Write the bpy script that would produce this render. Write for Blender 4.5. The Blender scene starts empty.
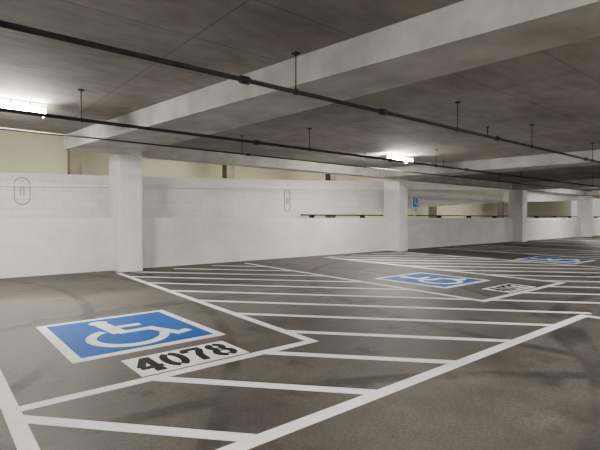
import bpy, math
from mathutils import Vector

# ---------------------------------------------------------------- materials
def new_mat(name):
    m = bpy.data.materials.new(name); m.use_nodes = True
    nt = m.node_tree
    return m, nt, nt.nodes, nt.links, nt.nodes['Principled BSDF']

def ramp(N, stops):
    r = N.new('ShaderNodeValToRGB')
    while len(r.color_ramp.elements) < len(stops): r.color_ramp.elements.new(0.5)
    for e, (p, c) in zip(r.color_ramp.elements, stops):
        e.position = p; e.color = (c[0], c[1], c[2], 1)
    return r

def noise(N, L, co, scale, detail=6, rough=0.6):
    n = N.new('ShaderNodeTexNoise'); n.inputs['Scale'].default_value = scale
    n.inputs['Detail'].default_value = detail; n.inputs['Roughness'].default_value = rough
    L.new(co, n.inputs['Vector']); return n

def mapping(N, L, co, sc):
    m = N.new('ShaderNodeMapping'); m.inputs['Scale'].default_value = sc
    L.new(co, m.inputs['Vector']); return m.outputs[0]

def math_(N, L, op, a, b=None, c=None):
    m = N.new('ShaderNodeMath'); m.operation = op
    for i, v in enumerate((a, b, c)):
        if v is None: continue
        if hasattr(v, 'links'): L.new(v, m.inputs[i])
        else: m.inputs[i].default_value = v
    return m.outputs[0]

def mixc(N, L, fac, a, b, mode='MIX'):
    m = N.new('ShaderNodeMix'); m.data_type = 'RGBA'; m.blend_type = mode
    for s, v in ((m.inputs[0], fac), (m.inputs[6], a), (m.inputs[7], b)):
        if hasattr(v, 'links'): L.new(v, s)
        else: s.default_value = v if not isinstance(v, tuple) else (v[0], v[1], v[2], 1)
    return m.outputs[2]

def noisy(name, c1, c2, scale=3, rough=0.8, bump=0.1, fine=40):
    m, nt, N, L, B = new_mat(name)
    tc = N.new('ShaderNodeTexCoord'); co = tc.outputs['Object']
    n = noise(N, L, co, scale); r = ramp(N, [(0.35, c1), (0.65, c2)])
    L.new(n.outputs[0], r.inputs[0]); L.new(r.outputs[0], B.inputs['Base Color'])
    B.inputs['Roughness'].default_value = rough
    f = noise(N, L, co, fine); b = N.new('ShaderNodeBump'); b.inputs['Strength'].default_value = bump
    b.inputs['Distance'].default_value = 0.01
    L.new(f.outputs[0], b.inputs['Height']); L.new(b.outputs[0], B.inputs['Normal'])
    return m

def floor_mat():
    m, nt, N, L, B = new_mat('asphalt_floor')
    co = N.new('ShaderNodeTexCoord').outputs['Object']
    n = noise(N, L, co, 0.6, 10, 0.70)
    r = ramp(N, [(0.34, (0.050, 0.043, 0.035)), (0.5, (0.090, 0.080, 0.066)), (0.66, (0.150, 0.135, 0.114))])
    L.new(n.outputs[0], r.inputs[0])
    f = noise(N, L, co, 38, 6, 0.8)
    rf = ramp(N, [(0.3, (0.45,)*3), (0.7, (1.45,)*3)]); L.new(f.outputs[0], rf.inputs[0])
    c = mixc(N, L, 1.0, r.outputs[0], rf.outputs[0], 'MULTIPLY')
    # oil / damp stains
    s = noise(N, L, co, 1.9, 6, 0.6)
    rs = ramp(N, [(0.58, (0, 0, 0)), (0.67, (0.7,)*3)]); L.new(s.outputs[0], rs.inputs[0])
    c = mixc(N, L, rs.outputs[0], c, (0.032, 0.028, 0.024))
    # tyre scuffs: arcs of rubber left by turning cars
    brk = ramp(N, [(0.38, (0.15,)*3), (0.55, (1, 1, 1))]); L.new(noise(N, L, co, 1.1, 6, 0.7).outputs[0], brk.inputs[0])
    tot = None
    for cx, cy, R, w in ((3.0, -1.5, 8.9, 0.09), (3.5, -1.3, 8.9, 0.09), (9.5, 11.5, 5.2, 0.10), (9.7, 11.2, 5.2, 0.09),
                         (2.0, 8.5, 7.6, 0.08), (9.0, -3.5, 6.2, 0.12), (9.4, -3.3, 6.4, 0.12), (0.5, -2.5, 5.9, 0.10), (14, 3, 8.6, 0.11),
                         (-6, 9.5, 8.2, 0.09), (-6.3, 9.3, 10.2, 0.09)):
        d = N.new('ShaderNodeVectorMath'); d.operation = 'DISTANCE'; L.new(co, d.inputs[0]); d.inputs[1].default_value = (cx, cy, 0)
        e = math_(N, L, 'ABSOLUTE', math_(N, L, 'SUBTRACT', d.outputs['Value'], R))
        k = N.new('ShaderNodeMapRange'); k.interpolation_type = 'SMOOTHSTEP'
        L.new(e, k.inputs[0]); k.inputs[1].default_value = w*0.5; k.inputs[2].default_value = w*1.4
        k.inputs[3].default_value = 1; k.inputs[4].default_value = 0
        tot = k.outputs[0] if tot is None else math_(N, L, 'MAXIMUM', tot, k.outputs[0])
    t = math_(N, L, 'MULTIPLY', tot, brk.outputs[0]); t = math_(N, L, 'MULTIPLY', t, 0.8)
    c = mixc(N, L, t, c, (0.022, 0.020, 0.018))
    L.new(c, B.inputs['Base Color'])
    rr = ramp(N, [(0.3, (0.52,)*3), (0.7, (0.75,)*3)]); L.new(n.outputs[0], rr.inputs[0])
    L.new(rr.outputs[0], B.inputs['Roughness'])
    B.inputs['Specular IOR Level'].default_value = 0.35
    b = N.new('ShaderNodeBump'); b.inputs['Strength'].default_value = 0.25; b.inputs['Distance'].default_value = 0.01
    L.new(f.outputs[0], b.inputs['Height']); L.new(b.outputs[0], B.inputs['Normal'])
    return m

def ceil_mat():
    m, nt, N, L, B = new_mat('board_formed_concrete')
    co = N.new('ShaderNodeTexCoord').outputs['Object']
    n = noise(N, L, co, 0.45, 8, 0.6)
    r = ramp(N, [(0.3, (0.22, 0.198, 0.168)), (0.7, (0.44, 0.408, 0.362))]); L.new(n.outputs[0], r.inputs[0])
    bt = N.new('ShaderNodeTexBrick'); L.new(co, bt.inputs['Vector'])
    bt.inputs['Scale'].default_value = 1.0; bt.inputs['Brick Width'].default_value = 2.44
    bt.inputs['Row Height'].default_value = 1.22; bt.inputs['Mortar Size'].default_value = 0.012
    bt.offset = 0.0
    bt.inputs['Color1'].default_value = (1, 1, 1, 1); bt.inputs['Color2'].default_value = (0.93, 0.93, 0.93, 1)
    bt.inputs['Mortar'].default_value = (0.66, 0.66, 0.66, 1)
    c = mixc(N, L, 1.0, r.outputs[0], bt.outputs[0], 'MULTIPLY')
    f = noise(N, L, mapping(N, L, co, (1, 2.5, 1)), 2, 8, 0.65)
    rf = ramp(N, [(0.35, (0.75,)*3), (0.6, (1.03,)*3)]); L.new(f.outputs[0], rf.inputs[0])
    c = mixc(N, L, 0.8, c, rf.outputs[0], 'MULTIPLY')
    L.new(c, B.inputs['Base Color']); B.inputs['Roughness'].default_value = 0.85
    return m

def block_mat(name, base, groove, bump=0.1, dirt=0.45):
    m, nt, N, L, B = new_mat(name)
    co = N.new('ShaderNodeTexCoord').outputs['Object']
    sp = N.new('ShaderNodeSeparateXYZ'); L.new(co, sp.inputs[0])
    cb = N.new('ShaderNodeCombineXYZ'); L.new(sp.outputs[0], cb.inputs[0]); L.new(sp.outputs[2], cb.inputs[1])
    bt = N.new('ShaderNodeTexBrick'); L.new(cb.outputs[0], bt.inputs['Vector'])
    bt.inputs['Scale'].default_value = 1.0; bt.inputs['Brick Width'].default_value = 0.5
    bt.inputs['Row Height'].default_value = 0.25; bt.inputs['Mortar Size'].default_value = 0.010
    bt.inputs['Mortar Smooth'].default_value = 0.5
    bt.inputs['Color1'].default_value = (*base, 1); bt.inputs['Color2'].default_value = (*[v*0.98 for v in base], 1)
    bt.inputs['Mortar'].default_value = (*groove, 1)
    n = noise(N, L, co, 0.9, 8, 0.65)
    r = ramp(N, [(0.3, (0.87, 0.86, 0.845)), (0.6, (1, 1, 1))]); L.new(n.outputs[0], r.inputs[0])
    c = mixc(N, L, 1.0, bt.outputs[0], r.outputs[0], 'MULTIPLY')
    st = noise(N, L, mapping(N, L, co, (4.5, 1, 0.45)), 1.5, 6, 0.7)
    rs = ramp(N, [(0.58, (0, 0, 0)), (0.76, (dirt, dirt, dirt))]); L.new(st.outputs[0], rs.inputs[0])
    c = mixc(N, L, rs.outputs[0], c, (0.50, 0.47, 0.43))
    L.new(c, B.inputs['Base Color']); B.inputs['Roughness'].default_value = 0.6
    b = N.new('ShaderNodeBump'); b.inputs['Strength'].default_value = bump; b.inputs['Distance'].default_value = 0.01
    b.invert = True
    L.new(bt.outputs['Fac'], b.inputs['Height']); L.new(b.outputs[0], B.inputs['Normal'])
    return m

def paint_mat(name, col, wear=(0.60, 0.76), wc=(0.26, 0.235, 0.20)):
    m, nt, N, L, B = new_mat(name)
    co = N.new('ShaderNodeTexCoord').outputs['Object']
    n = noise(N, L, co, 9, 10, 0.78)
    r = ramp(N, [(wear[0], (0, 0, 0)), (wear[1], (0.8, 0.8, 0.8))]); L.new(n.outputs[0], r.inputs[0])
    n2 = noise(N, L, co, 1.3, 6, 0.65)
    r2 = ramp(N, [(0.3, (0.80, 0.79, 0.77)), (0.58, (1, 1, 1))]); L.new(n2.outputs[0], r2.inputs[0])
    c = mixc(N, L, r.outputs[0], col, wc)
    c = mixc(N, L, 1.0, c, r2.outputs[0], 'MULTIPLY')
    L.new(c, B.inputs['Base Color']); B.inputs['Roughness'].default_value = 0.7
    B.inputs['Specular IOR Level'].default_value = 0.2
    return m

def emit_mat(name, col, s):
    m, nt, N, L, B = new_mat(name)
    B.inputs['Base Color'].default_value = (0.9, 0.9, 0.88, 1)
    B.inputs['Emission Color'].default_value = (*col, 1); B.inputs['Emission Strength'].default_value = s
    return m

M_floor = floor_mat(); M_ceil = ceil_mat()
M_beam = noisy('beam_concrete', (0.42, 0.40, 0.365), (0.62, 0.60, 0.56), 1.5, 0.85, 0.3, 25)
M_wall = block_mat('white_painted_block', (0.87, 0.86, 0.86), (0.80, 0.79, 0.785))
M_wall2 = block_mat('white_painted_ramp_wall', (0.81, 0.795, 0.78), (0.66, 0.65, 0.635), 0.25, 0.6)
M_col = noisy('white_painted_concrete', (0.81, 0.80, 0.80), (0.88, 0.87, 0.87), 2, 0.6, 0.1)
M_cream = noisy('cream_painted_wall', (0.79, 0.77, 0.58), (0.84, 0.82, 0.64), 0.8, 0.8, 0.05)
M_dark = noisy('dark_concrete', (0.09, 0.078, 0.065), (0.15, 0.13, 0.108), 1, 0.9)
M_pipe = noisy('black_steel_pipe', (0.006, 0.005, 0.005), (0.018, 0.015, 0.012), 6, 0.6, 0.05)
M_galv = noisy('galvanised_conduit', (0.30, 0.29, 0.27), (0.42, 0.41, 0.39), 6, 0.5, 0.02)
M_white = paint_mat('white_floor_paint', (0.90, 0.90, 0.91))
M_blue = paint_mat('blue_floor_paint', (0.002, 0.095, 0.40), (0.66, 0.85), (0.05, 0.14, 0.28))
M_black = paint_mat('black_stencil_paint', (0.008, 0.008, 0.009), (0.7, 0.9), (0.15, 0.15, 0.15))
M_house = noisy('fixture_enamel', (0.6, 0.6, 0.58), (0.7, 0.7, 0.68), 4, 0.4, 0.0)
M_lens = emit_mat('fluorescent_lens', (1.0, 0.97, 0.925), 265)
M_lens_y = emit_mat('fluorescent_lens_warm', (1.0, 0.95, 0.78), 330)
M_signb = noisy('sign_blue', (0.01, 0.17, 0.55), (0.015, 0.19, 0.58), 3, 0.4, 0)
M_signw = noisy('sign_white', (0.8, 0.8, 0.8), (0.85, 0.85, 0.85), 3, 0.4, 0)
M_line = noisy('grey_outline', (0.22, 0.21, 0.20), (0.30, 0.29, 0.28), 3, 0.7, 0)

# ---------------------------------------------------------------- mesh builder
class MB:
    def __init__(s, name, mats): s.n = name; s.mats = mats; s.v = []; s.f = []; s.mi = []; s.sm = []
    def prism(s, bot, top, mi=0):
        b = len(s.v); n = len(bot); s.v += [tuple(p) for p in bot] + [tuple(p) for p in top]
        fs = [[b+i for i in range(n)][::-1], [b+n+i for i in range(n)]]
        fs += [[b+i, b+(i+1) % n, b+n+(i+1) % n, b+n+i] for i in range(n)]
        s.f += fs; s.mi += [mi]*len(fs); s.sm += [False]*len(fs)
    def box(s, x0, x1, y0, y1, z0, z1, mi=0):
        q = [(x0, y0), (x1, y0), (x1, y1), (x0, y1)]
        s.prism([(x, y, z0) for x, y in q], [(x, y, z1) for x, y in q], mi)
    def cyl(s, a, b, r, seg=14, mi=0):
        a = Vector(a); b = Vector(b); d = (b-a).normalized()
        u = d.orthogonal().normalized(); w = d.cross(u)
        ring = [u*math.cos(2*math.pi*i/seg)*r + w*math.sin(2*math.pi*i/seg)*r for i in range(seg)]
        k = len(s.f)
        s.prism([a+p for p in ring], [b+p for p in ring], mi)
        for i in range(k+2, len(s.f)): s.sm[i] = True
    def build(s, parent=None):
        me = bpy.data.meshes.new(s.n); me.from_pydata(s.v, [], s.f)
        for m in s.mats: me.materials.append(m)
        for p, m, sm in zip(me.polygons, s.mi, s.sm): p.material_index = m; p.use_smooth = sm
        me.update()
        ob = bpy.data.objects.new(s.n, me); bpy.context.scene.collection.objects.link(ob)
        if parent: ob.parent = parent
        return ob

def stroke(mb, pts, w, mi, z0, z1):
    P = [Vector((p[0], p[1])) for p in pts]; L = []; R = []
    for i, p in enumerate(P):
        if i == 0: d = (P[1]-p).normalized(); n = Vector((-d.y, d.x)); k = 1
        elif i == len(P)-1: d = (p-P[i-1]).normalized(); n = Vector((-d.y, d.x)); k = 1
        else:
            d1 = (p-P[i-1]).normalized(); d2 = (P[i+1]-p).normalized()
            n1 = Vector((-d1.y, d1.x)); n2 = Vector((-d2.y, d2.x)); n = (n1+n2).normalized(); k = 1/max(0.5, n.dot(n1))
        L.append(p+n*w/2*k); R.append(p-n*w/2*k)
    for i in range(len(P)-1):
        q = [R[i], R[i+1], L[i+1], L[i]]
        mb.prism([(a.x, a.y, z0) for a in q], [(a.x, a.y, z1) for a in q], mi)

def arc(cx, cy, rx, ry, a0, a1, n=20):
    return [(cx+rx*math.cos(math.radians(a0+(a1-a0)*i/n)), cy+ry*math.sin(math.radians(a0+(a1-a0)*i/n))) for i in range(n+1)]

# ---------------------------------------------------------------- shell
WY = 13.3
ZS = 3.62
b = MB('floor', [M_floor]); b.box(-14, 75, -12, WY+0.3, -0.3, 0); b.build()
b = MB('ceiling', [M_ceil]); b.box(-14, 75, -12, 12.75, ZS, ZS+0.35); b.build()
b = MB('wall_back', [M_wall, M_col]); b.box(-14, 75, WY, WY+0.22, 0, 1.5, 0); b.build()

top = [(-14, 2.2), (1.5, 2.68), (5.25, 2.80), (17.4, 3.24), (30, 3.7), (60, 4.8)]
bot = [(-14, 1.0), (11.0, 1.44), (17.4, 1.93), (28.4, 2.50), (45, 3.05), (60, 3.6)]
def lerp(t, x):
    for (a, za), (c, zc) in zip(t, t[1:]):
        if a <= x <= c: return za+(zc-za)*(x-a)/(c-a)
b = MB('wall_ramp_parapet', [M_wall2])
xs = sorted(set([p[0] for p in top+bot]))
for a, c in zip(xs, xs[1:]):
    q = [(a, lerp(bot, a)), (c, lerp(bot, c)), (c, lerp(top, c)), (a, lerp(top, a))]
    b.prism([(x, 14.0, z) for x, z in q], [(x, 14.2, z) for x, z in q])
b.build()
b = MB('trim_ramp_ledge', [M_col])
for a, c in zip(xs, xs[1:]):
    za, zc = lerp(top, a)-0.36, lerp(top, c)-0.36
    b.prism([(a, 13.93, za), (c, 13.93, zc), (c, 13.93, zc+0.05), (a, 13.93, za+0.05)],
            [(a, 14.0, za), (c, 14.0, zc), (c, 14.0, zc+0.05), (a, 14.0, za+0.05)])
b.build()
b = MB('floor_ramp_deck', [M_dark])
for a, c in zip(xs, xs[1:]):
    za, zc = lerp(bot, a)+0.02, lerp(bot, c)+0.02
    b.prism([(a, 14.2, za), (c, 14.2, zc), (c, 17.5, zc), (a, 17.5, za)],
            [(a, 14.2, za+0.25), (c, 14.2, zc+0.25), (c, 17.5, zc+0.25), (a, 17.5, za+0.25)])
b.build()
b = MB('guard_rail', [M_pipe])
b.cyl((11.5, 13.75, 1.62), (60, 13.75, 1.62), 0.026)
for x in range(12, 60, 3): b.box(x-0.03, x+0.03, 13.52, 13.78, 1.35, 1.63)
b.build()

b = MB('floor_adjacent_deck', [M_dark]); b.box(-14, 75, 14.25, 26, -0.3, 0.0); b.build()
b = MB('wall_far_cream', [M_cream]); b.box(-14, 75, 26, 26.3, 0, 6.4); b.build()
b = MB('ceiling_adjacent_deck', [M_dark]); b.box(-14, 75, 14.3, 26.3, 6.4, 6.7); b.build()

b = MB('edge_beam', [M_beam]); b.box(4.76, 75, 12.76, 13.3, 3.28, ZS+0.35); b.build()
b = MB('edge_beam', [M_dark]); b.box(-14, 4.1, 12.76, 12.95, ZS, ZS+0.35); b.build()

def tbeam(x0):
    b = MB('ceiling_beam', [M_beam])
    q = [(x0+0.36, -4), (x0+0.8, -4), (x0-0.12, 12.74), (x0-1.75, 12.74)]
    b.prism([(x, y, 3.25) for x, y in q], [(x, y, ZS-0.001) for x, y in q]); b.build()
for x in (4.5, 16.8, 29.1, 41.4): tbeam(x)

def column(x0, x1):
    b = MB('concrete_column', [M_col])
    c = 0.02; y0, y1 = 12.7, WY+0.3
    q = [(x0+c, y0), (x1-c, y0), (x1, y0+c), (x1, y1), (x0, y1), (x0, y0+c)]
    b.prism([(x, y, 0) for x, y in q], [(x, y, 3.25) for x, y in q]); b.build()
for x in (4.12, 16.4, 28.68, 40.5, 52.8): column(x, x+0.64)
for x in (-3, 5.0, 13, 21, 33, 45):
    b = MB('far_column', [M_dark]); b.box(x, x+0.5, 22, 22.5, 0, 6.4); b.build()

# ---------------------------------------------------------------- floor markings
Z1, Z2, Z3, Z4 = 0.003, 0.006, 0.009, 0.012
def sk(x0, y): return x0+0.05*(y-4.1)
lines = MB('parking_line_markings', [M_white])
W = 0.115
YE = 12.6
zc = [0.0030]
def ln(p, w):
    zc[0] += 0.00002
    stroke(lines, p, w, 0, 0.0, zc[0])
def inside(x, y):
    if 2.5 <= y <= 4.1: return 0.5 <= x <= 22
    if 4.1 < y <= YE:
        return any(sk(a, y) <= x <= sk(c, y) for a, c in ((3.6, 7.72), (11.3, 15.7), (19.0, 23.2)))
    return False
k = 0
while 1.73+1.26*k < 34:
    c = 1.73+1.26*k; run = None; y = 2.5
    while y < 13.0:
        x = c-0.857*(y-2.5); i = inside(x, y)
        if i and run is None: run = (x, y)
        if (not i) and run is not None:
            if y-run[1] > 0.15: ln([run, (x, y)], W)
            run = None
        y += 0.01
    k += 1
ln([(0.5, -3), (0.5, YE)], W)
for x in (3.6, 7.72, 11.3, 15.7, 19.0, 23.2, 26.6, 30.0, 33.4, 37, 41, 45):
    ln([(sk(x, 4.1), 4.1-W/2), (sk(x, YE), YE)], W)
for a, c in ((0.5, 3.6), (7.72, 11.3), (15.7, 19.0)): ln([(a, 4.1), (c, 4.1)], W)
ln([(-3, 2.5), (7.75, 2.5)], W+0.01)
ln([(7.75, 2.5+W/2), (7.75, -2)], W)
lines.build()

def symbol(cx, cy, w=1.8, h=2.0):
    b = MB('accessible_parking_symbol', [M_white, M_blue])
    x0, y0 = cx-w/2, cy-h/2
    b.box(x0, x0+w, y0, y0+h, 0.0, Z2, 0)
    e = 0.11
    b.box(x0+e, x0+w-e, y0+e, y0+h-e, 0.001, Z3, 1)
    sx = w*0.80; sy = h*0.80; ox = cx-sx/2; oy = cy-sy/2
    T = lambda pts: [(ox+p[0]*sx, oy+p[1]*sy) for p in pts]
    hd = T(arc(0.37, 0.90, 0.085, 0.08, 0, 345, 23)); zb = 0.0012
    b.prism([(x, y, zb) for x, y in hd], [(x, y, Z4) for x, y in hd], 0)
    stroke(b, T([(0.38, 0.82), (0.42, 0.45)]), 0.19, 0, zb, Z4+0.0002)
    stroke(b, T([(0.42, 0.66), (0.68, 0.66)]), 0.12, 0, zb, Z4+0.0005)
    stroke(b, T([(0.40, 0.46), (0.70, 0.46), (0.83, 0.17), (0.95, 0.21)]), 0.13, 0, zb, Z4+0.001)
    stroke(b, T(arc(0.44, 0.31, 0.30, 0.28, 118, 350, 34)), 0.12, 0, zb, Z4+0.0015)
    b.build()
symbol(2.05, 6.04); symbol(9.45, 6.35, 1.9, 2.0); symbol(17.3, 6.5, 1.9, 2.0)

G = {
 '4': [[(0.40, 0.98), (0.04, 0.36)], [(0.0, 0.29), (0.36, 0.29)], [(0.45, 1.0), (0.45, 0.08)], [(0.30, 0.06), (0.60, 0.06)], [(0.53, 0.29), (0.66, 0.29)]],
 '0': [arc(0.33, 0.5, 0.25, 0.43, 100, 260, 14), arc(0.33, 0.5, 0.25, 0.43, -80, 80, 14)],
 '7': [[(0.02, 0.92), (0.64, 0.92)], [(0.06, 0.92), (0.06, 0.72)], [(0.58, 0.84), (0.36, 0.45), (0.30, 0.02)]],
 '8': [arc(0.33, 0.73, 0.21, 0.20, 100, 260, 10), arc(0.33, 0.73, 0.21, 0.20, -80, 80, 10),
       arc(0.33, 0.27, 0.26, 0.22, 100, 260, 10), arc(0.33, 0.27, 0.26, 0.22, -80, 80, 10)],
}
def number(txt, x0, y0, w=1.2, h=0.6):
    b = MB('stall_number_marking', [M_white, M_black])
    b.box(x0, x0+w, y0, y0+h, 0.0, Z2, 0)
    cw = (w-0.10)/len(txt); s = h*0.80; zz = Z3
    for i, ch in enumerate(txt):
        ox = x0+0.065+cw*i; sxx = (cw-0.045)/0.66
        for st in G[ch]:
            zz += 0.00005
            stroke(b, [(ox+p[0]*sxx, y0+0.06+p[1]*s) for p in st], 0.085, 1, 0.001, zz)
    b.build()
number('4078', 1.56, 4.2); number('4077', 9.0, 4.22); number('4074', 16.8, 4.25)

# ---------------------------------------------------------------- sprinkler pipes
def pipe(y, z, r, x0=-10, x1=70, cs=(), rods=(), heads=()):
    b = MB('sprinkler_pipe', [M_pipe])
    b.cyl((x0, y, z), (x1, y, z), r)
    for x in cs: b.cyl((x-0.06, y, z), (x+0.06, y, z), r*1.7)
    for x in rods:
        b.cyl((x, y, z), (x, y, ZS), 0.008, 8)
        b.cyl((x-0.015, y, z), (x+0.015, y, z), r*1.5)
        b.box(x-0.04, x+0.04, y-0.04, y+0.04, ZS-0.02, ZS)
    for x in heads:
        b.cyl((x, y, z), (x, y, z+0.18), 0.012, 8); b.cyl((x, y, z+0.18), (x, y, z+0.19), 0.04, 12)
    b.build()
pipe(4.5, 3.12, 0.028, cs=(2.9, 5.4, 9, 14, 20), rods=(3.68, 7.5, 10.6, 14.5, 22), heads=(8.6,))
pipe(8.05, 3.12, 0.030, cs=(5.5, 10, 14), rods=(2.0, 7.0, 12.2, 18, 26), heads=(12.6,))
pipe(9.9, 3.15, 0.018, cs=(6.5, 12), rods=(0.5, 6.3, 11, 20))

b = MB('electrical_conduit', [M_galv])
b.cyl((-10, 10.3, ZS-0.03), (2.6, 10.3, ZS-0.03), 0.014, 8)
b.cyl((1.2, 9.5, ZS-0.03), (1.2, 10.3, ZS-0.03), 0.014, 8); b.build()
b = MB('ceiling_junction_box', [M_house])
b.cyl((14.9, 10.2, ZS-0.09), (14.9, 10.2, ZS-0.001), 0.16, 20); b.cyl((14.9, 10.2, ZS-0.14), (14.9, 10.2, ZS-0.09), 0.10, 20); b.build()

# ---------------------------------------------------------------- light fixtures
def fixture(cx, cy, z=3.48, L=1.35, lens=M_lens, top=ZS, hw=0.16):
    b = MB('fluorescent_light_fixture', [M_house, lens])
    b.box(cx-L/2, cx+L/2, cy-0.09, cy+0.09, z, z+0.06, 0)
    b.box(cx-L/2-0.02, cx-L/2, cy-hw-.01, cy+hw+.01, z-0.10, z+0.05, 0)
    b.box(cx+L/2, cx+L/2+0.02, cy-hw-.01, cy+hw+.01, z-0.10, z+0.05, 0)
    prof = [(cy+hw*math.cos(math.pi*i/8), z-0.095*math.sin(math.pi*i/8)) for i in range(9)]
    b.prism([(cx-L/2+0.005, y, zz-0.001) for y, zz in prof], [(cx+L/2-0.005, y, zz-0.001) for y, zz in prof], 1)
    b.cyl((cx-L/3, cy, z+0.05), (cx-L/3, cy, top-0.001), 0.012, 8, 0); b.cyl((cx+L/3, cy, z+0.05), (cx+L/3, cy, top-0.001), 0.012, 8, 0)
    b.build()
for x in (-10, 1.05, 12.1, 35, 46.5): fixture(x, 9.5)
for x in (-8, 1.0, 8, 16.0, 24, 32): fixture(x, -0.8)  # out-of-frame row, added to brighten the foreground and the right side
for x in (-5, 4, 13, 22, 31, 42): fixture(x, 19.5, 5.9, 1.25, M_lens_y, 6.4)

# ---------------------------------------------------------------- wall details
b = MB('accessible_parking_sign', [M_signw, M_signb])
sx, sz, sy = 18.55, 1.78, 13.40
b.box(sx-0.22, sx+0.22, sy, sy+0.02, sz, sz+0.76, 0)
b.box(sx-0.19, sx+0.19, sy-0.006, sy, sz+0.26, sz+0.73, 1)
hd = [(sx-0.03+0.035*math.cos(a*math.pi/8), sz+0.65+0.035*math.sin(a*math.pi/8)) for a in range(16)]
b.prism([(x, sy-0.012, z) for x, z in hd], [(x, sy-0.006, z) for x, z in hd], 0)
b.box(sx-0.05, sx-0.01, sy-0.012, sy-0.006, sz+0.42, sz+0.60, 0)
b.box(sx-0.05, sx+0.08, sy-0.012, sy-0.006, sz+0.42, sz+0.45, 0)
b.box(sx+0.06, sx+0.09, sy-0.012, sy-0.006, sz+0.33, sz+0.44, 0)
for z in (0.05, 0.12, 0.19): b.box(sx-0.14, sx+0.14, sy-0.004, sy, sz+z, sz+z+0.03, 1)
b.box(sx-0.02, sx+0.02, sy+0.02, sy+0.05, 1.5, sz+0.6, 0)
b.build()

def outline(name, cx, cz, w, h):
    b = MB(name, [M_line]); y0, y1 = 13.975, 14.0; t = 0.02; r = w/2
    pts = [(cx+r*math.cos(math.radians(a)), cz+h/2-r+r*math.sin(math.radians(a))) for a in range(0, 181, 20)]
    pts += [(cx+r*math.cos(math.radians(a)), cz-h/2+r+r*math.sin(math.radians(a))) for a in range(180, 361, 20)]
    n = len(pts)
    for i in range(n):
        p, q = Vector(pts[i]), Vector(pts[(i+1) % n]); d = (q-p)
        if d.length < 1e-5: continue
        d.normalize(); nn = Vector((-d.y, d.x))*t/2
        Q = [p+nn, q+nn, q-nn, p-nn]
        b.prism([(v.x, y0, v.y) for v in Q], [(v.x, y1, v.y) for v in Q])
    b.box(cx-0.05, cx-0.03, y0, y1, cz-0.12, cz+0.12); b.box(cx+0.03, cx+0.05, y0, y1, cz-0.12, cz+0.12)
    b.build()
outline('wall_access_plate', 2.0, 2.22, 0.36, 0.72)
outline('wall_access_plate', 11.0, 2.18, 0.28, 0.85)

# ---------------------------------------------------------------- world + camera
w = bpy.data.worlds.new('garage_ambient'); bpy.context.scene.world = w; w.use_nodes = True
bg = w.node_tree.nodes['Background']; bg.inputs[0].default_value = (1.0, 0.96, 0.91, 1); bg.inputs[1].default_value = 0.5

cam = bpy.data.cameras.new('camera'); co = bpy.data.objects.new('camera', cam)
bpy.context.scene.collection.objects.link(co); bpy.context.scene.camera = co
co.location = (0, 0, 1.5); cam.lens = 27.0; cam.sensor_width = 36
a = math.radians(50.2); p = math.radians(0.9)
d = Vector((math.cos(a)*math.cos(p), math.sin(a)*math.cos(p), -math.sin(p)))
co.rotation_euler = d.to_track_quat('-Z', 'Y').to_euler()
